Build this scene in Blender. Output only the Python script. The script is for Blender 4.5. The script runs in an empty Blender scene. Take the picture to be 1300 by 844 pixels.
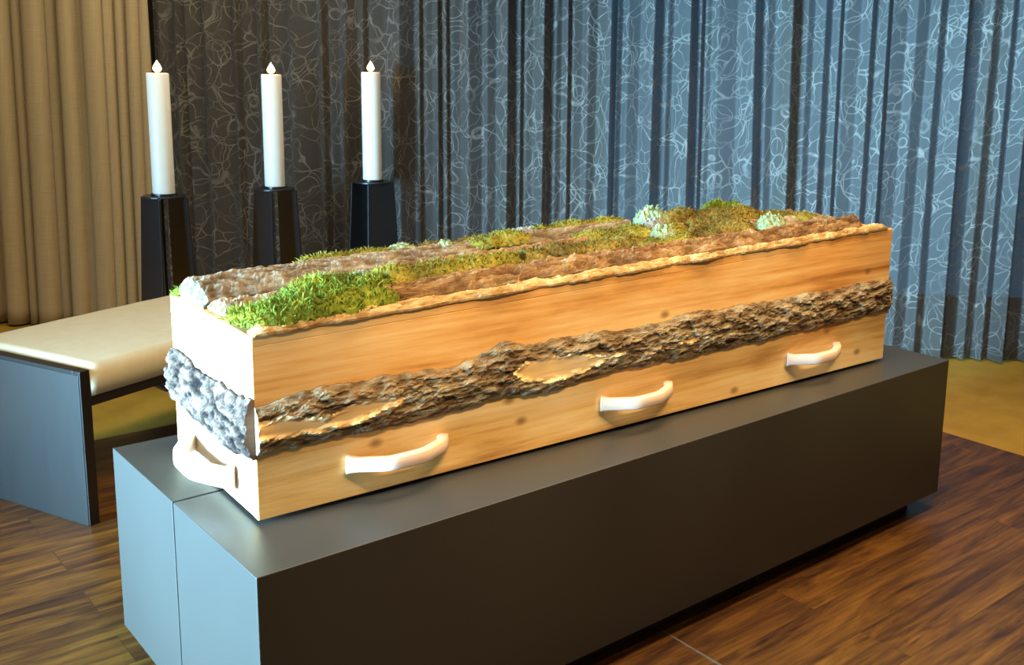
import bpy, math, random
import numpy as np
from mathutils import Vector, Matrix, noise, Euler
R = math.radians
scn = bpy.context.scene
col = scn.collection

# ------------------------------------------------------------------ camera
CAM = Vector((-0.66629, -1.62867, 1.38927))
YAW, PITCH, ROLL, FPX = 0.84393, 0.185709, 0.023253, 1303.39
PPX, PPY = 759.233, 336.46
fw = Vector((math.cos(PITCH)*math.cos(YAW), math.cos(PITCH)*math.sin(YAW), -math.sin(PITCH)))
rt = Vector((math.sin(YAW), -math.cos(YAW), 0)); up = rt.cross(fw)
r2 = rt*math.cos(ROLL)+up*math.sin(ROLL); u2 = -rt*math.sin(ROLL)+up*math.cos(ROLL)
cd = bpy.data.cameras.new('camera'); cam = bpy.data.objects.new('camera', cd); col.objects.link(cam)
M = Matrix((r2, u2, -fw)).transposed().to_4x4(); M.translation = CAM
cam.matrix_world = M
cd.sensor_fit = 'HORIZONTAL'; cd.sensor_width = 36; cd.lens = FPX*36/1300
cd.shift_x = -(PPX-650)/1300; cd.shift_y = (PPY-422)/1300
cd.clip_start = 0.05; cd.clip_end = 100
scn.camera = cam

# ------------------------------------------------------------------ light
scn.view_settings.view_transform = 'Standard'; scn.view_settings.look = 'None'
scn.view_settings.gamma = 1; scn.view_settings.use_curve_mapping = False
scn.view_settings.exposure = 0.0
w = bpy.data.worlds.new('world'); scn.world = w; w.use_nodes = True
w.node_tree.nodes['Background'].inputs[0].default_value = (1.0, 0.82, 0.6, 1)
w.node_tree.nodes['Background'].inputs[1].default_value = 0.10

def area(name, loc, target, sx, sy, power, color, spread=180):
    d = bpy.data.lights.new(name, 'AREA'); d.shape = 'RECTANGLE'; d.size = sx; d.size_y = sy
    d.energy = power; d.color = color; d.spread = R(spread)
    o = bpy.data.objects.new(name, d); col.objects.link(o); o.location = loc
    o.rotation_euler = (Vector(target)-Vector(loc)).to_track_quat('-Z', 'Y').to_euler()
    return o
def spot(name, loc, target, power, color, ang, blend=0.5, size=0.06):
    d = bpy.data.lights.new(name, 'SPOT'); d.energy = power; d.color = color
    d.spot_size = R(ang); d.spot_blend = blend; d.shadow_soft_size = size
    o = bpy.data.objects.new(name, d); col.objects.link(o); o.location = loc
    o.rotation_euler = (Vector(target)-Vector(loc)).to_track_quat('-Z', 'Y').to_euler()
    return o
BLUE = (0.34, 0.68, 0.96); WARM = (1.0, 0.72, 0.40)
area('daylight_window', (-3.0, 0.75, 1.0), (3.6, 0.1, 0.85), 1.6, 1.4, 370, BLUE, 64)
area('low_blue_fill', (-2.6, 2.1, 0.4), (0.2, 1.6, 0.1), 1.4, 0.6, 20, BLUE, 90)  # added fill light, brightens the bench end panel and plinth end
for k, (sx, tx) in enumerate(((0.1, 0.30), (0.7, 0.85), (1.3, 1.40), (1.9, 1.95))):
    spot('ceiling_spot', (sx, -1.5, 2.9), (tx, 0.28, 0.80), (180, 165, 150, 140)[k], WARM, 29, 0.7, 0.05)
area('ceiling_flood', (1.4, -0.2, 3.0), (1.4, -0.2, 0.0), 2.4, 0.8, 85, WARM, 130)
area('cool_side_fill', (2.6, -2.6, 2.2), (4.4, 0.7, 1.3), 0.9, 1.6, 3, (0.55, 0.80, 1.0), 75)  # added cool fill light, softens the shadows on the right curtain
area('ceiling_wash', (0.6, 2.2, 3.0), (0.3, 3.6, 0.9), 2.6, 0.5, 40, (1.0, 0.84, 0.58), 150)

# ------------------------------------------------------------------ materials
def new_mat(name):
    m = bpy.data.materials.new(name); m.use_nodes = True
    nt = m.node_tree; b = nt.nodes['Principled BSDF']
    return m, nt, b
def N(nt, t, **kw):
    n = nt.nodes.new(t)
    for k, v in kw.items():
        if k.startswith('i_'):
            key = k[2:].replace('_', ' ')
            n.inputs[key].default_value = v
        else: setattr(n, k, v)
    return n
def ramp(nt, fac, stops):
    r = nt.nodes.new('ShaderNodeValToRGB'); nt.links.new(fac, r.inputs[0])
    e = r.color_ramp.elements
    while len(e) < len(stops): e.new(0.5)
    for i, (p, c) in enumerate(stops): e[i].position = p; e[i].color = (*c, 1)
    return r.outputs[0]
def coords(nt, scale=(1,1,1), rot=(0,0,0), src='Object'):
    tc = N(nt, 'ShaderNodeTexCoord'); mp = N(nt, 'ShaderNodeMapping')
    mp.inputs['Scale'].default_value = scale; mp.inputs['Rotation'].default_value = rot
    nt.links.new(tc.outputs[src], mp.inputs[0]); return mp.outputs[0]
def noise_t(nt, vec, scale, detail=6, rough=.6, dist=0):
    n = N(nt, 'ShaderNodeTexNoise'); n.inputs['Scale'].default_value = scale
    n.inputs['Detail'].default_value = detail; n.inputs['Roughness'].default_value = rough
    n.inputs['Distortion'].default_value = dist
    nt.links.new(vec, n.inputs['Vector']); return n.outputs['Fac']
def mix(nt, fac, a, b, mode='MIX'):
    m = N(nt, 'ShaderNodeMix', data_type='RGBA', blend_type=mode)
    for s, v in ((m.inputs[0], fac), (m.inputs[6], a), (m.inputs[7], b)):
        if hasattr(v, 'links'): nt.links.new(v, s)
        elif isinstance(v, (int, float)): s.default_value = v
        else: s.default_value = (*v, 1)
    return m.outputs[2]
def math_n(nt, op, a, b=0.0, clamp=False):
    m = N(nt, 'ShaderNodeMath', operation=op, use_clamp=clamp)
    for s, v in ((m.inputs[0], a), (m.inputs[1], b)):
        if hasattr(v, 'links'): nt.links.new(v, s)
        else: s.default_value = v
    return m.outputs[0]
def bump(nt, b, h, strength=.4, dist=.01):
    n = N(nt, 'ShaderNodeBump'); n.inputs['Strength'].default_value = strength
    n.inputs['Distance'].default_value = dist
    nt.links.new(h, n.inputs['Height']); nt.links.new(n.outputs[0], b.inputs['Normal'])

def mat_plain(name, c, rough=.5, metal=0, spec=.5, coat=0):
    m, nt, b = new_mat(name)
    v = coords(nt); f = noise_t(nt, v, 30, 3)
    cc = mix(nt, f, tuple(x*.9 for x in c), tuple(min(1, x*1.1) for x in c))
    nt.links.new(cc, b.inputs['Base Color'])
    b.inputs['Roughness'].default_value = rough; b.inputs['Metallic'].default_value = metal
    b.inputs['Specular IOR Level'].default_value = spec; b.inputs['Coat Weight'].default_value = coat
    return m

def mat_pine(name, dark, mid, light, knots=True, axis=0, rough=.55):
    m, nt, b = new_mat(name)
    sc = [9, 9, 9]; sc[axis] = .8
    v = coords(nt, tuple(sc))
    n1 = noise_t(nt, v, 1.2, 7, .6, .6)
    sc2 = [60, 60, 60]; sc2[axis] = 2
    n2 = noise_t(nt, coords(nt, tuple(sc2)), 1.5, 4, .6)
    big = noise_t(nt, coords(nt), 2.2, 3, .5)
    s = math_n(nt, 'ADD', math_n(nt, 'MULTIPLY', n1, .6), math_n(nt, 'MULTIPLY', n2, .18))
    s = math_n(nt, 'ADD', s, math_n(nt, 'MULTIPLY', big, .28))
    c = ramp(nt, s, [(.43, dark), (.52, mid), (.62, light)])
    if knots:
        sc3 = [5.5, 5.5, 5.5]; sc3[axis] = 3.4
        vo = N(nt, 'ShaderNodeTexVoronoi'); vo.inputs['Scale'].default_value = 1
        vo.voronoi_dimensions = '2D'
        sp = N(nt, 'ShaderNodeSeparateXYZ'); cb = N(nt, 'ShaderNodeCombineXYZ')
        nt.links.new(coords(nt, tuple(sc3)), sp.inputs[0])
        nt.links.new(sp.outputs[axis], cb.inputs[0]); nt.links.new(sp.outputs[2], cb.inputs[1]); nt.links.new(cb.outputs[0], vo.inputs['Vector'])
        k = N(nt, 'ShaderNodeMapRange'); k.inputs[1].default_value = .02; k.inputs[2].default_value = .075
        k.inputs[3].default_value = 1; k.inputs[4].default_value = 0
        nt.links.new(vo.outputs['Distance'], k.inputs[0])
        c = mix(nt, math_n(nt, 'MULTIPLY', k.outputs[0], .75), c, (.22, .09, .02))
    nt.links.new(c, b.inputs['Base Color']); b.inputs['Roughness'].default_value = rough
    bump(nt, b, n2, .08, .004)
    return m

def mat_bark(name, cols, stretch=(6, 22, 22), fine=9, crack=(.42, .36, .30)):
    m, nt, b = new_mat(name)
    v = coords(nt, stretch)
    n1 = noise_t(nt, v, 1.5, 9, .68, .7)
    n2 = noise_t(nt, coords(nt), fine, 6, .65)
    n3 = noise_t(nt, coords(nt, (14, 45, 45)), 2.2, 5, .7)
    s = math_n(nt, 'ADD', math_n(nt, 'MULTIPLY', n1, .5), math_n(nt, 'MULTIPLY', n2, .3))
    s = math_n(nt, 'ADD', s, math_n(nt, 'MULTIPLY', n3, .2))
    k = len(cols); st = [(.36+.28*i/(k-1), c) for i, c in enumerate(cols)]
    c = ramp(nt, s, st)
    at = N(nt, 'ShaderNodeAttribute', attribute_name='relief')   # bark plates are paler, cracks darker
    c = mix(nt, at.outputs['Fac'], mix(nt, 1.0, c, crack, 'MULTIPLY'), c)
    nt.links.new(c, b.inputs['Base Color']); b.inputs['Roughness'].default_value = .9
    b.inputs['Specular IOR Level'].default_value = .2
    bump(nt, b, math_n(nt, 'ADD', n1, n3), .9, .012)
    return m

def mat_moss(name, a, bb, cc, scale=14):
    m, nt, b = new_mat(name)
    n = noise_t(nt, coords(nt), scale, 4, .6)
    n2 = noise_t(nt, coords(nt), scale*9, 3, .6)
    s = math_n(nt, 'ADD', math_n(nt, 'MULTIPLY', n, .6), math_n(nt, 'MULTIPLY', n2, .4))
    c = ramp(nt, s, [(.36, a), (.50, bb), (.64, cc)])
    nt.links.new(c, b.inputs['Base Color']); b.inputs['Roughness'].default_value = .8
    b.inputs['Specular IOR Level'].default_value = .15
    return m

M_PINE = mat_pine('pine_long', (.40, .15, .03), (.72, .36, .095), (.86, .55, .22))
M_PINE_LOW = mat_pine('pine_low', (.44, .20, .045), (.76, .45, .14), (.90, .64, .30))
M_PINE_END = mat_pine('pine_end', (.50, .32, .19), (.60, .41, .27), (.67, .49, .34), axis=1)
M_PINE_TOP = mat_pine('pine_top', (.42, .20, .07), (.62, .34, .12), (.74, .46, .20), knots=False)
M_GRAIN = mat_pine('pine_endgrain', (.45, .25, .09), (.6, .35, .14), (.7, .45, .2), knots=False, axis=2)
M_BIRCH = mat_pine('birch', (.62, .42, .30), (.72, .50, .37), (.78, .58, .45), knots=False, rough=.45)
M_BARK = mat_bark('bark_brown', [(.07, .038, .018), (.20, .125, .060), (.31, .225, .125), (.36, .31, .20), (.44, .41, .31)])
M_BARK_PALE = mat_bark('bark_pale', [(.02, .013, .010), (.11, .068, .050), (.27, .18, .14), (.40, .28, .23)], crack=(.06, .05, .05))
M_BARK_RED = mat_bark('bark_red', [(.06, .030, .013), (.19, .10, .042), (.33, .205, .09), (.44, .33, .18)])
M_BARK_GREY = mat_bark('bark_grey', [(.06, .042, .026), (.18, .135, .085), (.31, .26, .18), (.42, .38, .30)])
M_EDGE = mat_bark('live_edge', [(.28, .15, .05), (.50, .30, .11), (.62, .43, .19), (.68, .52, .28)])
M_BARE = mat_pine('bare_wood', (.62, .38, .13), (.78, .52, .22), (.86, .62, .32), knots=False)
M_CUT = mat_pine('cut_wood', (.13, .08, .05), (.20, .13, .085), (.26, .18, .12), knots=False)
M_MOSS_G = mat_moss('moss_green', (.035, .052, .005), (.105, .135, .010), (.23, .26, .025))
M_MOSS_Y = mat_moss('moss_yellow', (.055, .048, .008), (.14, .125, .014), (.26, .22, .035))
M_MOSS_B = mat_moss('moss_brown', (.045, .032, .009), (.11, .082, .015), (.21, .165, .035))
M_LICH = mat_moss('lichen', (.10, .13, .06), (.19, .235, .12), (.31, .36, .22), 24)
M_LICH_W = mat_moss('lichen_grey', (.11, .105, .085), (.20, .195, .165), (.31, .30, .27), 24)

def mat_plinth():
    m, nt, b = new_mat('plinth_paint')
    f = noise_t(nt, coords(nt), 3, 3)
    nt.links.new(mix(nt, f, (.030, .029, .025), (.038, .037, .032)), b.inputs['Base Color'])
    b.inputs['Roughness'].default_value = .42; b.inputs['Specular IOR Level'].default_value = .6
    bump(nt, b, noise_t(nt, coords(nt), 260, 2), .05, .001)
    return m
M_PLINTH = mat_plinth()
M_FOOT = mat_plain('plinth_foot', (.02, .018, .016), .7)
M_DARKWOOD = mat_plain('dark_stained_wood', (.010, .007, .006), .35, spec=.5)
def mat_gloss_panel():
    m, nt, b = new_mat('glossy_dark_panel')
    f = noise_t(nt, coords(nt, (20, 20, 2)), 2, 4)
    nt.links.new(mix(nt, f, (.02, .02, .02), (.03, .029, .027)), b.inputs['Base Color'])
    b.inputs['Roughness'].default_value = .3; b.inputs['Specular IOR Level'].default_value = .8
    return m
M_PANEL = mat_gloss_panel()
M_CUSH = mat_plain('cream_upholstery', (.50, .43, .28), .7)
M_STAND = mat_plain('black_lacquered_metal', (.012, .012, .014), .32, spec=.6)
M_STEEL = mat_plain('steel_strip', (.35, .30, .22), .35, .8)

def mat_wax():
    m, nt, b = new_mat('candle_wax')
    n = noise_t(nt, coords(nt), 12, 3)
    nt.links.new(mix(nt, n, (.86, .88, .80), (.92, .93, .86)), b.inputs['Base Color'])
    b.inputs['Roughness'].default_value = .4
    b.inputs['Subsurface Weight'].default_value = .25; b.inputs['Subsurface Radius'].default_value = (.02, .015, .01)
    b.inputs['Subsurface Scale'].default_value = 1
    return m
M_WAX = mat_wax(); M_WICK = mat_plain('wick', (.03, .02, .015), .9)
def mat_flame():
    m, nt, b = new_mat('flame')
    tc = N(nt, 'ShaderNodeTexCoord'); sp = N(nt, 'ShaderNodeSeparateXYZ'); nt.links.new(tc.outputs['Generated'], sp.inputs[0])
    c = ramp(nt, sp.outputs[2], [(0, (1, .35, .08)), (.3, (1, .72, .32)), (.7, (1, .80, .45)), (1, (1, .5, .15))])
    nt.links.new(c, b.inputs['Emission Color']); b.inputs['Emission Strength'].default_value = 7
    b.inputs['Base Color'].default_value = (0, 0, 0, 1)
    return m
M_FLAME = mat_flame()

def mat_floor():
    m, nt, b = new_mat('wood_floor')
    tc = N(nt, 'ShaderNodeTexCoord'); vec = tc.outputs['Object']
    br = N(nt, 'ShaderNodeTexBrick'); br.offset = .37
    br.inputs['Scale'].default_value = 1; br.inputs['Brick Width'].default_value = 1.45
    br.inputs['Row Height'].default_value = .145; br.inputs['Mortar Size'].default_value = .0012
    br.inputs['Color1'].default_value = (0, 0, 0, 1); br.inputs['Color2'].default_value = (1, 1, 1, 1)
    br.inputs['Mortar'].default_value = (.5, .5, .5, 1)
    nt.links.new(vec, br.inputs['Vector'])
    off = N(nt, 'ShaderNodeVectorMath', operation='MULTIPLY_ADD')
    nt.links.new(br.outputs['Color'], off.inputs[0]); off.inputs[1].default_value = (7, 3, 5); nt.links.new(vec, off.inputs[2])
    mp = N(nt, 'ShaderNodeMapping'); mp.inputs['Scale'].default_value = (1.5, 10, 10); nt.links.new(off.outputs[0], mp.inputs[0])
    n1 = noise_t(nt, mp.outputs[0], 1.3, 8, .62, 1.4)
    mp2 = N(nt, 'ShaderNodeMapping'); mp2.inputs['Scale'].default_value = (3, 60, 60); nt.links.new(off.outputs[0], mp2.inputs[0])
    n2 = noise_t(nt, mp2.outputs[0], 1.5, 4, .6)
    s = math_n(nt, 'ADD', math_n(nt, 'MULTIPLY', n1, .72), math_n(nt, 'MULTIPLY', n2, .28))
    c = ramp(nt, s, [(.34, (.022, .008, .003)), (.45, (.062, .023, .006)), (.56, (.125, .050, .008)), (.72, (.22, .095, .016))])
    pv = ramp(nt, br.outputs['Color'], [(0, (.92, .91, .90)), (1, (1.07, 1.06, 1.04))])
    c = mix(nt, 1.0, c, pv, 'MULTIPLY')
    c = mix(nt, math_n(nt, 'MULTIPLY', br.outputs['Fac'], .6), c, (.03, .012, .006))
    nt.links.new(c, b.inputs['Base Color'])
    b.inputs['Roughness'].default_value = .38; b.inputs['Specular IOR Level'].default_value = .4
    bump(nt, b, n2, .05, .002)
    return m
def mat_carpet():
    m, nt, b = new_mat('ochre_floor')
    n = noise_t(nt, coords(nt, (2, 2, 2)), 2.5, 5, .6)
    nt.links.new(ramp(nt, n, [(.35, (.36, .215, .018)), (.65, (.47, .29, .03))]), b.inputs['Base Color'])
    b.inputs['Roughness'].default_value = .6
    return m
def mat_curtain_plain():
    m, nt, b = new_mat('beige_curtain')
    n = noise_t(nt, coords(nt, (90, 1.5, 1), src='UV'), 3, 4, .6)
    n2 = noise_t(nt, coords(nt, (3, 140, 1), src='UV'), 3, 3, .6)
    s = math_n(nt, 'ADD', math_n(nt, 'MULTIPLY', n, .5), math_n(nt, 'MULTIPLY', n2, .5))
    nt.links.new(ramp(nt, s, [(.35, (.37, .29, .165)), (.65, (.48, .385, .23))]), b.inputs['Base Color'])
    b.inputs['Roughness'].default_value = .9; b.inputs['Specular IOR Level'].default_value = .1
    b.inputs['Sheen Weight'].default_value = .1
    return m
def mat_curtain_pattern():
    m, nt, b = new_mat('patterned_curtain')
    tc = N(nt, 'ShaderNodeTexCoord'); uv = tc.outputs['UV']
    nz = N(nt, 'ShaderNodeTexNoise'); nz.inputs['Scale'].default_value = 5; nz.inputs['Detail'].default_value = 2
    nt.links.new(uv, nz.inputs['Vector'])
    def warp(amt, offset):
        a = N(nt, 'ShaderNodeVectorMath', operation='MULTIPLY_ADD')
        nt.links.new(nz.outputs['Color'], a.inputs[0]); a.inputs[1].default_value = (amt, amt, 0); nt.links.new(uv, a.inputs[2])
        o = N(nt, 'ShaderNodeVectorMath', operation='ADD'); nt.links.new(a.outputs[0], o.inputs[0]); o.inputs[1].default_value = offset
        return o.outputs[0]
    def line(src, lo, hi):
        k = N(nt, 'ShaderNodeMapRange'); k.inputs[1].default_value = lo; k.inputs[2].default_value = hi
        k.inputs[3].default_value = 1; k.inputs[4].default_value = 0; nt.links.new(src, k.inputs[0]); return k.outputs[0]
    lines = []
    for sc, amt, offs, wd in ((6.0, .16, (0, 0, 0), .016), (9, .20, (3.3, 7.1, 0), .018)):
        v = N(nt, 'ShaderNodeTexVoronoi', feature='DISTANCE_TO_EDGE'); v.inputs['Scale'].default_value = sc
        nt.links.new(warp(amt, offs), v.inputs['Vector']); lines.append(line(v.outputs['Distance'], wd*.4, wd*1.3))
    for sc, amt, offs, rad, wd in ((5, .07, (1.7, 2.2, 0), .42, .014), (7.5, .10, (9.1, 4.4, 0), .35, .018)):
        v = N(nt, 'ShaderNodeTexVoronoi', feature='F1'); v.inputs['Scale'].default_value = sc
        nt.links.new(warp(amt, offs), v.inputs['Vector'])
        d = math_n(nt, 'ABSOLUTE', math_n(nt, 'SUBTRACT', v.outputs['Distance'], rad))
        lines.append(line(d, wd*.4, wd*1.3))
    f = lines[0]
    for l in lines[1:]: f = math_n(nt, 'MAXIMUM', f, l)
    pres = noise_t(nt, uv, 7, 3, .6)
    pk = N(nt, 'ShaderNodeMapRange'); pk.inputs[1].default_value = .38; pk.inputs[2].default_value = .6; nt.links.new(pres, pk.inputs[0])
    f = math_n(nt, 'MULTIPLY', f, math_n(nt, 'ADD', math_n(nt, 'MULTIPLY', pk.outputs[0], .65), .3))
    weave = noise_t(nt, coords(nt, (220, 4, 1), src='UV'), 2, 2)
    base = mix(nt, weave, (.060, .057, .051), (.105, .099, .089))
    c = mix(nt, f, base, (.21, .20, .178))
    nt.links.new(c, b.inputs['Base Color']); b.inputs['Roughness'].default_value = .7
    b.inputs['Specular IOR Level'].default_value = .3; b.inputs['Sheen Weight'].default_value = .15
    nt.links.new(math_n(nt, 'ADD', math_n(nt, 'MULTIPLY', f, .25), .55), b.inputs['Alpha'])
    return m

# ------------------------------------------------------------------ mesh helpers
def mesh_obj(name, verts, faces, mats, parent=None, smooth=False, midx=None, uvs=None, relief=None):
    me = bpy.data.meshes.new(name); me.from_pydata([tuple(v) for v in verts], [], [tuple(f) for f in faces])
    for m in (mats if isinstance(mats, (list, tuple)) else [mats]): me.materials.append(m)
    if midx is not None: me.polygons.foreach_set('material_index', midx)
    if smooth: me.polygons.foreach_set('use_smooth', [True]*len(me.polygons))
    if uvs is not None:
        l = me.uv_layers.new(name='UVMap')
        for lp in me.loops: l.data[lp.index].uv = uvs[lp.vertex_index]
    if relief is not None:
        a = me.attributes.new('relief', 'FLOAT', 'POINT'); a.data.foreach_set('value', relief)
    me.update()
    o = bpy.data.objects.new(name, me); col.objects.link(o)
    if parent: o.parent = parent
    return o
def empty(name, loc, rot=(0,0,0)):
    o = bpy.data.objects.new(name, None); o.empty_display_size = .05; col.objects.link(o)
    o.location = loc; o.rotation_euler = rot; return o
def tag(o, label, cat, group=None, kind=None):
    o['label'] = label; o['category'] = cat
    if group: o['group'] = group
    if kind: o['kind'] = kind
    return o
def struct(o): o['kind'] = 'structure'; return o
def bevel(o, w, seg=2):
    m = o.modifiers.new('bevel', 'BEVEL'); m.width = w; m.segments = seg; m.limit_method = 'ANGLE'; return o
def hexa(lo, hi):
    """eight corners from two quads (lo, hi: four points each)"""
    v = list(lo)+list(hi)
    return v, [(3,2,1,0), (4,5,6,7), (0,1,5,4), (1,2,6,5), (2,3,7,6), (3,0,4,7)]
def box(x0, x1, y0, y1, z0, z1):
    return hexa([(x0,y0,z0),(x1,y0,z0),(x1,y1,z0),(x0,y1,z0)], [(x0,y0,z1),(x1,y0,z1),(x1,y1,z1),(x0,y1,z1)])
def box_obj(name, b, mat, parent=None, bev=.003):
    o = mesh_obj(name, *box(*b), mat, parent)
    if bev: bevel(o, bev)
    return o
def merge(parts):
    V, F = [], []
    for v, f in parts:
        n = len(V); V += list(v); F += [tuple(i+n for i in q) for q in f]
    return V, F
def lathe(prof, seg=32, cx=0, cy=0):
    V, F = [], []
    for r, z in prof:
        for k in range(seg):
            a = 2*math.pi*k/seg; V.append((cx+r*math.cos(a), cy+r*math.sin(a), z))
    for i in range(len(prof)-1):
        for k in range(seg):
            k2 = (k+1) % seg; F.append((i*seg+k, i*seg+k2, (i+1)*seg+k2, (i+1)*seg+k))
    F.append(tuple(range(seg-1, -1, -1))); n = (len(prof)-1)*seg; F.append(tuple(range(n, n+seg)))
    return V, F
def nz(x, y, z=0): return noise.noise(Vector((x, y, z)))
def fbm(x, y, z=0, o=4): return noise.fractal(Vector((x, y, z)), .9, 2.1, o)

# ------------------------------------------------------------------ room
M_FLOOR = mat_floor(); M_CARP = mat_carpet(); M_C1 = mat_curtain_plain(); M_C2 = mat_curtain_pattern()
FX, FY = 3.0, 2.32
o = struct(mesh_obj('floor', *box(-4.5, FX, -4, FY, -.05, 0), M_FLOOR))
V1, F1 = box(-4.5, 6.5, FY, 7.5, -.05, 0); V2, F2 = box(FX, 6.5, -4, FY, -.05, 0)
o = struct(mesh_obj('floor', *merge([(V1, F1), (V2, F2)]), M_CARP))
o = struct(mesh_obj('trim_1', *box(1.057, 1.063, -1.2, .15, 0, .0012), M_STEEL))
M_WALL = mat_plain('plaster', (.05, .05, .05), .9)
# wall behind the curtains, along x + y = 5.35
d = .7071
def wl(s, o_): return (2.675+s*d+o_*d, 2.675-s*d+o_*d)
lo = [wl(-4.5,0), wl(4.5,0), wl(4.5,.1), wl(-4.5,.1)]
struct(mesh_obj('wall_back', *hexa([(x,y,0) for x,y in lo], [(x,y,3.1) for x,y in lo]), M_WALL))

# tall windows with dusk-blue daylight behind the right half of the sheer curtain
def mat_pane():
    m, nt, b = new_mat('window_daylight')
    n = noise_t(nt, coords(nt, (1, 1, 1.2)), 1.6, 3, .5)
    nt.links.new(ramp(nt, n, [(.3, (.03, .17, .36)), (.7, (.07, .30, .58))]), b.inputs['Emission Color'])
    b.inputs['Emission Strength'].default_value = .6; b.inputs['Base Color'].default_value = (.02, .03, .04, 1)
    b.inputs['Roughness'].default_value = .1
    return m
M_PANE = mat_pane(); M_FRAME = mat_plain('window_frame_paint', (.03, .03, .03), .5)
def wbox(s0, s1, o0, o1, z0, z1):
    q = [wl(s0, o0), wl(s1, o0), wl(s1, o1), wl(s0, o1)]
    return hexa([(x, y, z0) for x, y in q], [(x, y, z1) for x, y in q])
for i, (a, b_) in enumerate(((.35, 1.30), (1.36, 2.30), (2.36, 3.35))):
    fr = struct(mesh_obj('window_%d' % (i+1), *merge([wbox(a, a+.03, -.05, -.002, .24, 2.95), wbox(b_-.03, b_, -.05, -.002, .24, 2.95), wbox(a+.03, b_-.03, -.05, -.002, .24, .28), wbox(a+.03, b_-.03, -.05, -.002, 2.9, 2.95)]), M_FRAME))
    mesh_obj('window_pane', *wbox(a+.03, b_-.03, -.02, -.008, .28, 2.9), M_PANE, fr)

# ---- curtains on a track along x + y = 5.0 ; s grows to the right
def curtain(name, s0, s1, ridges, mat, label, cat, loop=0.0, prof=None, z0=.012, z1=2.9, seed=0, group=None):
    """ridges: (s, amplitude, width, sharpness)"""
    rnd = random.Random(seed)
    n = int((s1-s0)/.0042); ss = [s0+(s1-s0)*i/n for i in range(n+1)]
    nzr = 34
    cx, cy = 2.5, 2.5
    base = .018
    V, UV = [], []
    prev = None
    near = [[q for q in ridges if abs(s-q[0]) < 4*q[2]+.06] for s in ss]
    for j in range(nzr+1):
        z = z0+(z1-z0)*j/nzr
        hv = z/2.9
        u = 0; last = None
        for i, s in enumerate(ss):
            dsp = 0; lat = 0
            for (rs, a, w_, lean) in near[i]:
                c_ = rs+lean*(z-1.3)
                x = (s-c_)/w_
                if abs(x) < 4:
                    g = math.exp(-abs(x)**2.6*.9); dsp += a*g
                    lat += w_*math.exp(-x*x)*x
            if prof:
                ps = s-LEAN(s)*(z-1.3)+.006*nz(s*5, hv*1.6, seed+2)
                k = (ps-prof[0])/prof[1]; k0 = max(0, min(len(prof[2])-2, int(k))); dsp += prof[2][k0]+(prof[2][k0+1]-prof[2][k0])*min(1, max(0, k-k0))
            dsp += .010*nz(s*7, hv*1.0, seed)+.002*nz(s*26, hv*2.5, seed+5)
            amp = 1-.25*hv+ .12*nz(s*2, hv*3, seed+9)
            q = s+lat*loop; dd = base+dsp*amp
            x_, y_ = cx+q*d-dd*d, cy-q*d-dd*d
            if last is not None: u += math.hypot(x_-last[0], y_-last[1])
            last = (x_, y_)
            V.append((x_, y_, z)); UV.append((u+s0, z))
    m_ = n+1
    F = [(j*m_+i, j*m_+i+1, (j+1)*m_+i+1, (j+1)*m_+i) for j in range(nzr) for i in range(n)]
    o = mesh_obj(name, V, F, mat, smooth=True, uvs=UV)
    sm = o.modifiers.new('thickness', 'SOLIDIFY'); sm.thickness = .002
    tag(o, label, cat, group); return o
def s_at(px, y=130):
    dx = (px-PPX)/FPX; dy = (y-PPY)/FPX
    r = fw+r2*dx-u2*dy
    t = (4.95-(CAM.x+CAM.y))/(r.x+r.y); p = CAM+r*t
    return (p.x-2.5)*d-(p.y-2.5)*d
SPLIT = s_at(198)
# each band: pixel column of a pleat front, its width, and whether a deep crease follows it
bands = [(205,8,0),(228,10,1),(262,8,0),(300,7,1),(332,12,1),(370,8,0),(408,10,1),(437,12,0),(460,8,1),(500,22,0),(530,6,1),(553,6,1),(564,5,1),(590,10,0),(615,6,0),
         (638,16,0),(657,6,1),(684,14,0),(702,5,0),(716,7,1),(742,6,0),(766,17,1),(792,6,0),(820,16,0),(842,5,0),(863,21,1),(884,6,1),(905,6,0),(945,20,0),(968,5,0),(991,18,0),
         (1018,5,0),(1036,10,0),(1056,8,1),(1093,10,0),(1112,12,1),(1150,8,0),(1178,9,0),(1206,20,1),(1245,8,0),(1268,8,0),(1291,15,1),(1332,14,0),(1375,14,1),(1420,14,0),(1470,14,1)]
ds_ = .0025; S0 = SPLIT-.05; nS = int((s_at(1560)-S0)/ds_)
arr = np.zeros(nS); knots = [(S0, 0.0)]
for k, (px, wpx, crease) in enumerate(bands):
    a0, a1 = s_at(px-wpx/2), s_at(px+wpx/2); A = min(.095, max(.035, (a1-a0)*1.7))
    knots += [(a0, 0), (a1, A)]
    if crease: knots += [(a1+.007, A*.9), (a1+.014, -.015), (a1+.026, A*.45)]
knots.append((s_at(1600), 0)); knots.sort()
arr = np.interp(S0+ds_*np.arange(nS), [k[0] for k in knots], [k[1] for k in knots])
ker = np.exp(-.5*(np.arange(-8, 9)*ds_/.0045)**2); ker /= ker.sum(); arr = np.convolve(np.pad(arr, 8, 'edge'), ker, 'valid')
def LEAN(s): return -.022*math.exp(-((s-s_at(965))/.35)**2)
PROF = (S0, ds_, arr.tolist())
C_RIGHT = s_at(1540)
curtain('patterned_curtain', SPLIT, C_RIGHT, [], M_C2, 'long grey sheer curtain with pale looping line pattern, blue lit on the right', 'curtain', prof=PROF, seed=3)
rid = []
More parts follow.
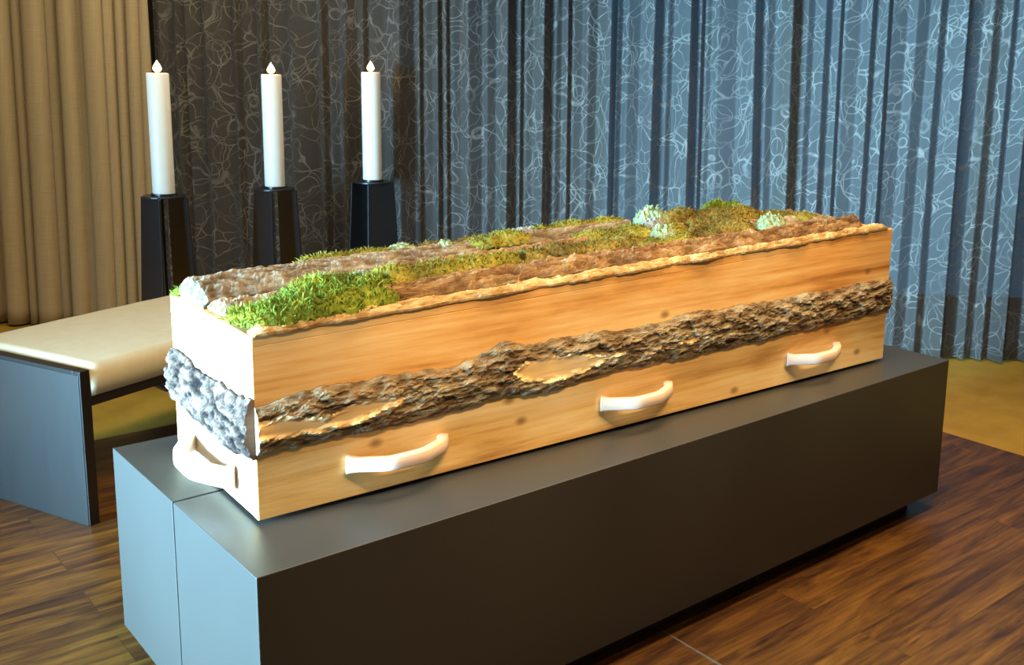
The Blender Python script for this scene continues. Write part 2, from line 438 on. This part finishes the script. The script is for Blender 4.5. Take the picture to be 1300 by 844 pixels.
for px, w_, a in ((8,.05,.09),(30,.03,.06),(52,.06,.10),(72,.03,.05),(96,.05,.11),(112,.03,.05),(128,.06,.11),(146,.03,.07),(160,.03,.07),(176,.035,.08),(190,.03,.06),
                  (-30,.06,.1),(-75,.06,.1),(-120,.06,.1),(-170,.06,.1)):
    rid.append((s_at(px), a, w_*.8, .012))
curtain('beige_curtain', s_at(-190), SPLIT-.012, rid, M_C1, 'plain beige curtain hanging in folds at the left behind the bench', 'curtain', loop=.8, seed=8)

# ------------------------------------------------------------------ plinth
PT, PH, PL, PW, SEAM = .5068, .447, 2.30, .8012, .411
def plinth(y0, y1, label):
    e = empty('plinth', (0, 0, 0))
    box_obj('body', (0, PL, y0, y1, PT-PH, PT), M_PLINTH, e, .0018)
    box_obj('foot', (.075, PL-.075, y0+(.06 if y0 == 0 else .004), y1-(.06 if y1 == PW else .004), 0, PT-PH), M_FOOT, e, .002)
    tag(e, label, 'plinth'); return e
plinth(0, SEAM-.003, 'dark grey box plinth nearest the viewer, carrying the front of the coffin')
plinth(SEAM+.003, PW, 'dark grey box plinth behind the seam, on the bench side under the coffin')

# ------------------------------------------------------------------ coffin
TH = -.035641; CL, CW, CH0, CH1 = 2.0269, .48034, .37747, .42630
CO = Vector((.0905, .1985, PT))
SL = math.atan2(CH1-CH0, CL)
coffin = empty('coffin', CO, (0, 0, TH))
tag(coffin, 'wooden coffin with bark bands, resting on the dark grey plinth', 'coffin')
T = .022; SPL = .205
def ht(s): return CH0+(CH1-CH0)*s/CL
def board(name, s0, s1, t0, t1, z0, z1, mat, parent, bev=.002):
    zz = (lambda s: ht(s)) if z1 is None else (lambda s: z1)
    v, f = hexa([(s0,t0,z0),(s1,t0,z0),(s1,t1,z0),(s0,t1,z0)], [(s0,t0,zz(s0)),(s1,t0,zz(s1)),(s1,t1,zz(s1)),(s0,t1,zz(s0))])
    o = mesh_obj(name, v, f, mat, parent); bevel(o, bev); return o
for t0 in (0, CW-T):
    o = board('side_board', 0, CL, t0, t0+T, .009, SPL, M_PINE_LOW, coffin)
for s0 in (.001, CL-T-.001):
    o = board('end_board', s0, s0+T, T, CW-T, .009, SPL, M_PINE_END, coffin)
board('bottom_board', T, CL-T, T, CW-T, .009, .022, M_PINE_TOP, coffin)
for sb in (.10, .98, 1.86): board('batten', sb, sb+.06, .03, CW-.03, .0003, .009, M_FOOT, coffin, .001)
lid = mesh_obj('lid', *hexa([(.0,0,CH0-.02),(CL,0,CH1-.02),(CL,CW,CH1-.02),(.0,CW,CH0-.02)], [(0,0,CH0),(CL,0,CH1),(CL,CW,CH1),(0,CW,CH0)]), M_PINE, coffin); bevel(lid, .002)
def lid_board(name, s0, s1, t0, t1, mat):
    v, f = hexa([(s0,t0,SPL+.001),(s1,t0,SPL+.001),(s1,t1,SPL+.001),(s0,t1,SPL+.001)],
                [(s0,t0,ht(s0)-.0195),(s1,t0,ht(s1)-.0195),(s1,t1,ht(s1)-.0195),(s0,t1,ht(s0)-.0195)])
    o = mesh_obj(name, v, f, mat, lid); bevel(o, .0015)
lid_board('lid_side', 0, CL, 0, T, M_PINE); lid_board('lid_side', 0, CL, CW-T, CW, M_PINE)
lid_board('lid_end', .001, T, T, CW-T, M_PINE_END); lid_board('lid_end', CL-T, CL-.001, T, CW-T, M_PINE_END)

# ---- bark bands : grid over (a along, z up), displaced outwards
def interp(tab, x):
    if x <= tab[0][0]: return tab[0][1]
    for (a, b), (c, e) in zip(tab, tab[1:]):
        if x <= c: return b+(e-b)*(x-a)/(c-a)
    return tab[-1][1]
def poly_sd(px, py, poly):
    inside = False; dm = 9
    for i in range(len(poly)):
        x1, y1 = poly[i]; x2, y2 = poly[(i+1) % len(poly)]
        if (y1 > py) != (y2 > py) and px < (x2-x1)*(py-y1)/(y2-y1)+x1: inside = not inside
        dx, dy = x2-x1, y2-y1; t = max(0, min(1, ((px-x1)*dx+(py-y1)*dy)/(dx*dx+dy*dy)))
        dm = min(dm, math.hypot(px-x1-t*dx, py-y1-t*dy))
    return dm if inside else -dm
def band(length, top, bot, thick, patches, mats, place, seed, step=.005, rows=34, name='bark_band', parent=coffin):
    n = int(length/step); V, F, MI, RL = [], [], [], []
    flags = []
    for i in range(n+1):
        a = length*i/n
        zt = interp(top, a)+.010*fbm(a*7, seed, 0, 4)+.006*nz(a*40, seed+2); zb = interp(bot, a)+.008*fbm(a*6, seed+7, 0, 4)+.004*nz(a*45, seed+4)
        for j in range(rows+1):
            v = j/rows; z = zb+(zt-zb)*v
            prof = (1-abs(2*v-1)**3.2)
            q = fbm(a*24, z*70, seed, 6); q2 = fbm(a*60, z*130, seed+3, 4)
            plate = nz(a*18, z*55, seed+11)
            h = thick*(.35+.65*prof)+ (.0065*q+.0030*q2)*(.35+.65*prof)+(.0045 if plate > 0.05 else 0)*prof
            rl = max(0, min(1, .62+1.1*q+(.22 if plate > .05 else -.12)))
            fl = 0
            for pt in patches:
                sd = poly_sd(a, z, pt)
                sd += .006*nz(a*30, z*40, seed+20)
                if sd > 0:
                    k = min(1, sd/.012); h = h*(1-k)+k*(thick*.85*(.5+.5*prof)+.001*nz(a*10, z*80)); fl = 1; rl = 1
            V.append(place(a, max(.001, h), z)); RL.append(rl); flags.append(fl)
    m_ = rows+1
    for i in range(n):
        for j in range(rows):
            q = (i*m_+j, (i+1)*m_+j, (i+1)*m_+j+1, i*m_+j+1); F.append(q); MI.append(1 if sum(flags[k] for k in q) >= 3 else 0)
    # closed back
    B = len(V)
    for i in range(n+1):
        a = length*i/n
        for j in (0, rows):
            vv = V[i*m_+j]; V.append(None)
            V[-1] = place.back(a, vv); RL.append(0)
    for i in range(n):
        F.append((B+2*i, i*m_, (i+1)*m_, B+2*i+2)[::-1]); MI.append(0)
        F.append((B+2*i+1, i*m_+rows, (i+1)*m_+rows, B+2*i+3)); MI.append(0)
        F.append((B+2*i, B+2*i+1, B+2*i+3, B+2*i+2)); MI.append(0)
    F.append(tuple([B]+[j for j in range(m_)]+[B+1])); MI.append(2)
    F.append(tuple(([B+2*n]+[n*m_+j for j in range(m_)]+[B+2*n+1])[::-1])); MI.append(2)
    return mesh_obj(name, V, F, mats, parent, smooth=False, midx=MI, relief=RL)
class Front:
    def __call__(self, a, h, z): return (a, -h, z)
    def back(self, a, v): return (a, 0.001, v[2])
class EndL:   # a measured from the back edge to the front corner so faces point outwards
    def __call__(self, a, h, z): return (-h, CW-a, z)
    def back(self, a, v): return (0.001, CW-a, v[2])
class EndR:
    def __call__(self, a, h, z): return (CL+h, a, z)
    def back(self, a, v): return (CL-.001, a, v[2])
top = [(0,.247),(.116,.256),(.252,.258),(.40,.252),(.50,.262),(.562,.279),(.66,.270),(.74,.266),(.936,.262),(1.152,.269),(1.394,.27),(1.664,.271),(2.03,.267)]
bot = [(0,.145),(.112,.144),(.25,.143),(.40,.149),(.563,.151),(.742,.148),(.939,.161),(1.158,.158),(1.402,.158),(1.675,.157),(2.03,.168)]
p1 = [(-.002,.214),(.05,.222),(.082,.208),(.13,.200),(.19,.212),(.25,.217),(.30,.212),(.315,.203),(.29,.192),(.20,.172),(.10,.171),(-.005,.178)]
p2 = [(.58,.213),(.627,.231),(.70,.235),(.80,.222),(.90,.208),(.85,.190),(.76,.172),(.69,.170),(.617,.186)]
p3 = [(1.10,.205),(1.16,.214),(1.21,.206),(1.15,.196)]
band(CL, top, bot, .019, [p1, p2, p3], [M_BARK, M_BARE, M_CUT], Front(), 4.3, .0035, 40)
o = band(CW, [(0,.250),(.2,.246),(.45,.252),(.48,.254)], [(0,.13),(.2,.118),(.35,.112),(.48,.132)], .017, [], [M_BARK_PALE, M_BARE, M_CUT], EndL(), 12.7, .0045)
o['label'] = 'pale silvery bark band on the end'
band(CW, [(0,.268),(.48,.262)], [(0,.155),(.48,.15)], .022, [], [M_BARK_PALE, M_BARE, M_CUT], EndR(), 31.2, .006)

# ---- handles : a bar with two slanted legs, swept as a rounded section
def handle_mesh(Lh, out, th_, hz_):
    pts = [(0, 0), (Lh*.06, out*.30), (Lh*.30, out), (Lh*.64, out), (Lh*.90, out*.40), (Lh*.96, 0)]
    # smooth the path a little
    P = []
    for i in range(len(pts)-1):
        for k in range(5):
            t = k/5; P.append((pts[i][0]*(1-t)+pts[i+1][0]*t, pts[i][1]*(1-t)+pts[i+1][1]*t))
    P.append(pts[-1])
    for _ in range(1): P = [P[0]]+[((P[i-1][0]+2*P[i][0]+P[i+1][0])/4, (P[i-1][1]+2*P[i][1]+P[i+1][1])/4) for i in range(1, len(P)-1)]+[P[-1]]
    sec = 12; V, F = [], []
    for i, p in enumerate(P):
        q0 = P[max(0, i-1)]; q1 = P[min(len(P)-1, i+1)]
        tx, ty = q1[0]-q0[0], q1[1]-q0[1]; l = math.hypot(tx, ty); nx, ny = -ty/l, tx/l
        f = i/(len(P)-1); e = abs(2*f-1)
        hh = hz_*(.88+.25*max(0, (e-.6)/.4)); tt = th_*(1+.3*max(0, (e-.6)/.4))
        for k in range(sec):
            a = 2*math.pi*k/sec; ca, sa = math.cos(a), math.sin(a)
            ca = math.copysign(abs(ca)**.42, ca); sa = math.copysign(abs(sa)**.42, sa)
            V.append((p[0]+nx*tt/2*ca, -(p[1]+ny*tt/2*ca), hh/2*sa))
    for i in range(len(P)-1):
        for k in range(sec):
            k2 = (k+1) % sec; F.append((i*sec+k, (i+1)*sec+k, (i+1)*sec+k2, i*sec+k2))
    F.append(tuple(range(sec))); F.append(tuple(range(len(V)-1, len(V)-1-sec, -1)))
    return V, F
HM = handle_mesh(.232, .050, .022, .034)
for s in (.190, .862, 1.556):
    o = mesh_obj('handle', *HM, M_BIRCH, coffin, smooth=True); o.location = (s, 0, .083)
    o['label'] = 'pale smooth wooden handle'
o = mesh_obj('handle', *handle_mesh(.27, .055, .028, .045), M_BIRCH, coffin, smooth=True)
o.location = (0, .375, .062); o.rotation_euler = (0, 0, -math.pi/2); o['label'] = 'pale smooth wooden handle'

# ------------------------------------------------------------------ bark and moss on the lid
def on_lid(s, t, z=0):
    c, sn = math.cos(TH), math.sin(TH)
    return Vector((CO.x+s*c-t*sn, CO.y+s*sn+t*c, PT+ht(s)+z))
LIDROT = (0, -SL, TH)
def slab(s0, s1, tlo, thi, thick, mats, seed, label, z=0, step=.006, rows=22, rough=1.0, group='bark slabs laid on the coffin lid'):
    """tlo / thi : tables of the slab's two long edges in lid coordinates"""
    sc, tc_ = (s0+s1)/2, (interp(tlo, (s0+s1)/2)+interp(thi, (s0+s1)/2))/2
    n = int((s1-s0)/step); V, F, MI, RL = [], [], [], []
    for i in range(n+1):
        s = s0+(s1-s0)*i/n
        a = interp(tlo, s)+.007*fbm(s*8, seed, 1)+.003*nz(s*50, seed); b = interp(thi, s)+.007*fbm(s*8, seed+5, 1)+.003*nz(s*50, seed+9)
        en = min(1, min(s-s0, s1-s)/.02+.35)
        for j in range(rows+1):
            v = j/rows; t = a+(b-a)*v
            prof = (1-abs(2*v-1)**2.6)
            q = fbm(s*20, t*80, seed, 6)+.5*fbm(s*55, t*150, seed+8, 4); pl = nz(s*16, t*60, seed+3)
            h = thick*(.35+.65*prof)*en+rough*(.0085*q+(.006 if pl > .02 else 0))*(.4+.6*prof)
            RL.append(max(0, min(1, .6+1.1*q+(.2 if pl > .02 else -.15)))); V.append((s-sc, t-tc_, max(.002, h)))
    m_ = rows+1
    for i in range(n):
        for j in range(rows):
            F.append((i*m_+j, (i+1)*m_+j, (i+1)*m_+j+1, i*m_+j+1)); MI.append(0)
    B = len(V)
    for i in range(n+1):
        for j in (0, rows):
            vv = V[i*m_+j]; V.append((vv[0], vv[1], 0)); RL.append(0)
    for i in range(n):
        F.append((B+2*i, i*m_, (i+1)*m_, B+2*i+2)[::-1]); MI.append(0)
        F.append((B+2*i+1, i*m_+rows, (i+1)*m_+rows, B+2*i+3)); MI.append(0)
        F.append((B+2*i, B+2*i+1, B+2*i+3, B+2*i+2)); MI.append(0)
    F.append(tuple([B]+[j for j in range(m_)]+[B+1])[::-1]); MI.append(1)
    F.append(tuple(([B+2*n]+[n*m_+j for j in range(m_)]+[B+2*n+1]))); MI.append(1)
    o = mesh_obj('bark_slab', V, F, mats, smooth=False, midx=MI, relief=RL)
    o.location = on_lid(sc, tc_, z+.0005); o.rotation_euler = LIDROT
    tag(o, label, 'bark', group); return o
slab(.005, 2.0, [(0,-.006),(2,-.004)], [(0,.035),(.3,.040),(1,.035),(2,.03)], .014, [M_EDGE, M_CUT], 3.1, 'thin pale yellowish live-edge strip along the near long edge of the lid', rough=.5, rows=12)
slab(.245, 1.93, [(.24,.030),(.33,.038),(1,.036),(1.93,.032)], [(.24,.06),(.34,.115),(.6,.135),(1.2,.13),(1.93,.10)], .036, [M_BARK_RED, M_CUT], 6.4, 'long reddish brown bark slab beside the pale strip near the front of the lid')
slab(.012, 1.25, [(0,.10),(.4,.135),(1.25,.14)], [(0,.285),(.5,.26),(1.25,.25)], .022, [M_BARK, M_CUT], 9.9, 'flat dark brown bark slab under the bright green moss clump')
slab(.004, 1.30, [(0,.275),(.5,.30),(1.3,.36)], [(0,.452),(.4,.46),(1.3,.455)], .046, [M_BARK_GREY, M_CUT], 14.2, 'thick grey brown bark slab with pale sawn end at the far left edge', rough=.55)
slab(.35, 1.55, [(.35,.262),(1.0,.255),(1.55,.25)], [(.35,.29),(1.0,.35),(1.55,.35)], .030, [M_BARK_RED, M_CUT], 17.5, 'narrow orange brown bark slab in the middle of the lid')
slab(1.26, 1.97, [(1.26,.135),(1.97,.11)], [(1.26,.45),(1.97,.44)], .020, [M_BARK, M_CUT], 23.0, 'broad bark slab at the right end of the lid under olive moss')
slab(.20, 1.9, [(.2,.448),(1.9,.445)], [(.2,.478),(1.9,.478)], .020, [M_BARK_RED, M_CUT], 27.7, 'thin bark strip along the far long edge of the lid', rows=10)

LAID = []   # height functions of the clumps already laid down, so that neighbours meet edge to edge
def moss(blobs, mat, seed, label, z=0, blade=(.011, .0028), dens=30000, cat='moss', name='moss_clump', group='moss and lichen on the coffin lid', up_=.6, rough=.25):
    """blobs: (s, t, rs, rt, h) in lid coordinates"""
    rnd = random.Random(seed)
    sc = sum(b[0] for b in blobs)/len(blobs); tc_ = sum(b[1] for b in blobs)/len(blobs)
    s0 = min(b[0]-b[2] for b in blobs); s1 = max(b[0]+b[2] for b in blobs); t0 = min(b[1]-b[3] for b in blobs); t1 = max(b[1]+b[3] for b in blobs)
    def H(s, t):
        m = 0; wob = 1+.25*fbm(s*30, t*30, seed, 3)
        for (bs, bt, rs, rt_, h) in blobs:
            q = ((s-bs)/rs)**2+((t-bt)/rt_)**2
            q *= wob
            if q < 1: m = max(m, h*math.sqrt(1-q))
        if m > 0 and any(g(s, t) > 0 for g in LAID): return 0
        if m > 0: m *= 1+rough*nz(s*70, t*70, seed)+rough*.8*nz(s*160, t*160, seed+1)
        return m
    st = .004 if (s1-s0)*(t1-t0) > .004 else .0025
    ni = int((s1-s0)/st)+2; nj = int((t1-t0)/st)+2
    idx = {}; V, F = [], []; cells = []
    hh = [[H(s0+i*st, t0+j*st) for j in range(nj+1)] for i in range(ni+1)]
    def vid(i, j):
        if (i, j) not in idx:
            idx[(i, j)] = len(V); V.append((s0+i*st-sc, t0+j*st-tc_, hh[i][j]))
        return idx[(i, j)]
    for i in range(ni):
        for j in range(nj):
            if max(hh[i][j], hh[i+1][j], hh[i+1][j+1], hh[i][j+1]) > 0:
                F.append((vid(i,j), vid(i+1,j), vid(i+1,j+1), vid(i,j+1))); cells.append((i, j))
    def foot(s, t):
        if s < s0-.006 or s > s1+.006 or t < t0-.006 or t > t1+.006: return 0
        return 1 if any(((s-b[0])/(b[2]+.005))**2+((t-b[1])/(b[3]+.005))**2 < 1 for b in blobs) else 0
    LAID.append(foot)
    nb = int(len(cells)*st*st*dens)
    for _ in range(nb):
        i, j = cells[rnd.randrange(len(cells))]
        s = s0+(i+rnd.random())*st; t = t0+(j+rnd.random())*st; h = hh[i][j]
        gx = (hh[i+1][j]-hh[i][j])/st; gy = (hh[i][j+1]-hh[i][j])/st
        nrm = Vector((-gx, -gy, 1)).normalized()
        dr = (nrm*.6+Vector((rnd.gauss(0, .5), rnd.gauss(0, .5), rnd.random()*up_))).normalized()
        L_ = blade[0]*rnd.uniform(.5, 1.3); w_ = blade[1]*rnd.uniform(.6, 1.3)
        p = Vector((s-sc, t-tc_, max(0, h-.002))); side = dr.cross(Vector((rnd.gauss(0,1), rnd.gauss(0,1), rnd.gauss(0,1)))).normalized()*w_/2
        bend = Vector((rnd.gauss(0,.3), rnd.gauss(0,.3), -.1))*L_
        a = len(V); mid = p+dr*L_*.55; tip = p+dr*L_+bend*.6
        for q in (p-side, p+side, mid+side*.9, mid-side*.9, tip):
            V.append((q.x, q.y, max(0, q.z)))
        F.append((a, a+1, a+2, a+3)); F.append((a+3, a+2, a+4))
    o = mesh_obj(name, V, F, mat)
    o.location = on_lid(sc, tc_, z); o.rotation_euler = LIDROT
    tag(o, label, cat, group); return o
def lichen(s, t, r, h, mat, seed, label, z=.02):
    return moss([(s, t, r, r*.8, h), (s+r*.5, t+r*.25, r*.6, r*.5, h*.8), (s-r*.45, t-r*.2, r*.6, r*.55, h*.7)], mat, seed, label, z, (.005, .0035), 90000, 'lichen', 'lichen_clump', rough=.5)
lichen(1.34, .36, .060, .048, M_LICH, 21, 'tall pale green lichen clump, the highest on the lid', .03)
lichen(1.30, .31, .04, .030, M_LICH_W, 22, 'grey lichen lump directly below the tall pale green lichen', .03)
lichen(1.24, .20, .040, .030, M_LICH, 23, 'small round pale green lichen near the front bark slab', .03)
lichen(1.62, .14, .052, .034, M_LICH, 24, 'pale green lichen clump nearest the right end', .025)
lichen(.655, .39, .032, .022, M_LICH, 25, 'small whitish green lichen tuft on the grey bark slab', .032)
lichen(.93, .43, .052, .024, M_LICH_W, 26, 'grey white lichen in the middle near the far edge', .03)
lichen(.575, .47, .040, .020, M_LICH, 27, 'pale lichen on the far edge behind the grey bark slab', .026)
lichen(.345, .245, .030, .016, M_LICH_W, 28, 'whitish lichen flakes right behind the large green moss clump', .026)
Z1 = .018
moss([(.07,.060,.07,.055,.030),(.12,.050,.10,.047,.034),(.17,.09,.11,.085,.042),(.22,.15,.10,.08,.046),(.27,.10,.09,.085,.040),(.30,.17,.07,.06,.035),(.04,.10,.05,.05,.018)],
     M_MOSS_G, 1, 'large bright green moss clump at the near left corner of the lid', .010, (.019, .0026), 42000, up_=.9)
moss([(.40,.19,.08,.052,.036),(.50,.185,.09,.050,.034),(.60,.19,.08,.048,.034),(.69,.20,.07,.045,.03)], M_MOSS_Y, 2, 'yellow green moss ridge just right of the large green clump', Z1, (.012, .003))
moss([(.78,.20,.07,.048,.028),(.88,.205,.08,.052,.030),(1.0,.205,.09,.050,.026),(1.10,.21,.07,.045,.028)], M_MOSS_B, 3, 'olive brown moss ridge in the middle behind the reddish bark slab', Z1, (.010, .003))
moss([(.36,.455,.08,.025,.018),(.46,.46,.08,.025,.016),(.56,.465,.06,.02,.016)], M_MOSS_Y, 4, 'thin yellow green moss line along the far edge, nearest the left end', .03)
moss([(.66,.465,.08,.022,.014),(.78,.46,.07,.02,.016),(.88,.465,.06,.022,.018)], M_MOSS_B, 5, 'thin olive moss line along the middle of the far edge', .028)
moss([(.98,.45,.08,.035,.026),(1.10,.44,.09,.045,.032),(1.22,.43,.08,.045,.03)], M_MOSS_Y, 6, 'yellow green moss behind the grey lichen on the far edge', .026)
moss([(.84,.38,.07,.045,.030),(.76,.37,.05,.04,.024)], M_MOSS_Y, 7, 'small yellow moss clump between the white lichen and the grey lichen', .034)
moss([(1.10,.32,.10,.05,.022),(1.22,.31,.09,.055,.026),(1.32,.28,.08,.05,.024)], M_MOSS_Y, 8, 'yellow moss patch left of the two round green lichens', .022)
moss([(1.50,.20,.10,.06,.030),(1.42,.26,.07,.05,.03),(1.38,.17,.07,.04,.02)], M_MOSS_B, 9, 'olive moss mound between the near lichen clumps at the right', .018)
moss([(1.58,.34,.12,.08,.040),(1.70,.36,.11,.07,.034),(1.52,.42,.08,.05,.04)], M_MOSS_B, 10, 'large brown olive moss mound at the far right part of the lid', .018)
moss([(1.80,.30,.09,.06,.018),(1.87,.24,.06,.05,.014)], M_MOSS_Y, 11, 'low yellow moss patch at the right end of the lid', .018)
moss([(1.70,.44,.07,.045,.045),(1.76,.43,.05,.04,.038)], M_MOSS_G, 12, 'round green moss tuft on the far edge near the right end', .02, (.010, .003))
moss([(.012,.44,.022,.022,.014),(.03,.455,.025,.018,.012)], M_MOSS_G, 13, 'tiny green moss tuft at the far left corner of the lid', .002, (.010, .003))
moss([(1.16,.17,.06,.04,.014),(1.26,.165,.06,.035,.016)], M_MOSS_Y, 14, 'small yellow moss patch in front of the pale round lichen', .022)
# ------------------------------------------------------------------ bench
ba = R(22); bd = Vector((math.cos(ba), math.sin(ba), 0))
bench = empty('bench', (.13, 1.556, 0), (0, 0, ba))
tag(bench, 'low bench with cream cushion and dark wooden end panels at the left', 'bench')
BL, BW, BH = 1.12, .62, .485
def end_frame(x):
    fr = merge([box(x, x+.034, 0, .03, 0, BH), box(x, x+.034, BW-.03, BW, 0, BH), box(x, x+.034, .03, BW-.03, BH-.03, BH)])
    o = mesh_obj('end_frame', *fr, M_DARKWOOD, bench); bevel(o, .002)
    return o
for x in (0, BL-.034):
    end_frame(x)
    box_obj('end_panel', (x-.002, x+.036, .006, BW-.006, 0, BH-.012), M_PANEL, bench, .001)
mesh_obj('rail', *merge([box(.034, BL-.034, .006, .03, .37, .40), box(.034, BL-.034, BW-.03, BW-.006, .37, .40)]), M_DARKWOOD, bench)
box_obj('seat_board', (.034, BL-.034, .03, BW-.03, .385, .40), M_DARKWOOD, bench, .001)
# cushion with soft crowned top
def cushion(x0, x1, y0, y1, z0, z1, r):
    nx, ny = 40, 24; V, F = [], []
    def rows(k): return k
    for i in range(nx+1):
        for j in range(ny+1):
            u, v = i/nx, j/ny
            x = x0+(x1-x0)*u; y = y0+(y1-y0)*v
            dx = min(x-x0, x1-x); dy = min(y-y0, y1-y); e = min(dx, dy)
            drop = 0 if e > r else r-math.sqrt(max(0, r*r-(r-e)**2))
            V.append((x, y, z1-drop+.010*(4*u*(1-u)*4*v*(1-v))**.5+.001*nz(x*12, y*12)))
    m_ = ny+1
    F = [(i*m_+j, (i+1)*m_+j, (i+1)*m_+j+1, i*m_+j+1) for i in range(nx) for j in range(ny)]
    ring = [i*m_ for i in range(nx+1)]+[nx*m_+j for j in range(1, ny+1)]+[i*m_+ny for i in range(nx-1, -1, -1)]+[j for j in range(ny-1, 0, -1)]
    B = len(V)
    for q in ring: V.append((V[q][0], V[q][1], z0))
    n = len(ring)
    for k in range(n): k2 = (k+1) % n; F.append((ring[k], B+k, B+k2, ring[k2]))
    F.append(tuple(range(B+n-1, B-1, -1)))
    return V, F
mesh_obj('cushion', *cushion(.035, BL-.035, .0, BW, .402, .487, .022), M_CUSH, bench, smooth=True)

# ------------------------------------------------------------------ candle stands and candles
def stand(loc, H_, rot, label):
    e = empty('candle_stand', loc, (0, 0, rot))
    # two tapered panels facing each other, wider and further apart at the foot
    for sx in (-1, 1):
        xt, xb = .060, .085; wt, wb = .080, .115; th_ = .010
        v, f = hexa([(sx*xb-th_/2,-wb,.012),(sx*xb+th_/2,-wb,.012),(sx*xb+th_/2,wb,.012),(sx*xb-th_/2,wb,.012)],
                    [(sx*xt-th_/2,-wt,H_-.008),(sx*xt+th_/2,-wt,H_-.008),(sx*xt+th_/2,wt,H_-.008),(sx*xt-th_/2,wt,H_-.008)])
        o = mesh_obj('side_panel', v, f, M_STAND, e); bevel(o, .0015)
    mesh_obj('base_plate', *box(-.10, .10, -.12, .12, 0, .012), M_STAND, e)
    mesh_obj('top_plate', *lathe([(.084, H_-.008), (.087, H_-.006), (.087, H_-.001), (.084, H_)], 40), M_STAND, e)
    mesh_obj('candle_cup', *lathe([(.052, H_), (.052, H_+.010), (.049, H_+.010), (.049, H_+.0005)], 32), M_STAND, e)
    tag(e, label, 'candle stand', 'black candle stands behind the coffin')
    return e
def candle(loc, h, r, label):
    e = empty('candle', loc)
    prof = [(r*.985, .001), (r, .004), (r*1.0, h-.006), (r*.95, h-.001), (r*.88, h), (r*.7, h-.005), (r*.3, h-.007), (.001, h-.007)]
    mesh_obj('wax_body', *lathe(prof, 36), M_WAX, e, smooth=True)
    mesh_obj('wick', *lathe([(.0018, h-.008), (.0016, h+.012)], 8), M_WICK, e)
    fp = [(.003, h+.002), (.013, h+.007), (.018, h+.016), (.016, h+.026), (.010, h+.037), (.005, h+.045), (.0008, h+.053)]
    mesh_obj('flame', *lathe(fp, 16), M_FLAME, e, smooth=True)
    l = bpy.data.lights.new('flame_light', 'POINT'); l.energy = .9; l.color = (1, .55, .2); l.shadow_soft_size = .015
    lo = bpy.data.objects.new('flame_light', l); col.objects.link(lo); lo.parent = e; lo.location = (0, 0, h+.045)
    tag(e, label, 'candle', 'lit candles on the black stands'); return e
for (x, y, z, rot, lab, h_) in ((.845, 2.880, .828, 8, ('leftmost black candle stand, in front of the beige curtain edge', 'leftmost tall white lit candle, beside the beige curtain'), .515),
                           (1.349, 2.893, .830, 5, ('middle one of the three black candle stands', 'middle one of the three tall white lit candles'), .515),
                           (1.812, 2.820, .844, 100, ('rightmost black candle stand, showing a broad flat side', 'rightmost tall white lit candle of the three'), .52)):
    stand((x, y, 0), z, R(rot), lab[0])
    candle((x, y, z+.0008), h_, .045, lab[1])
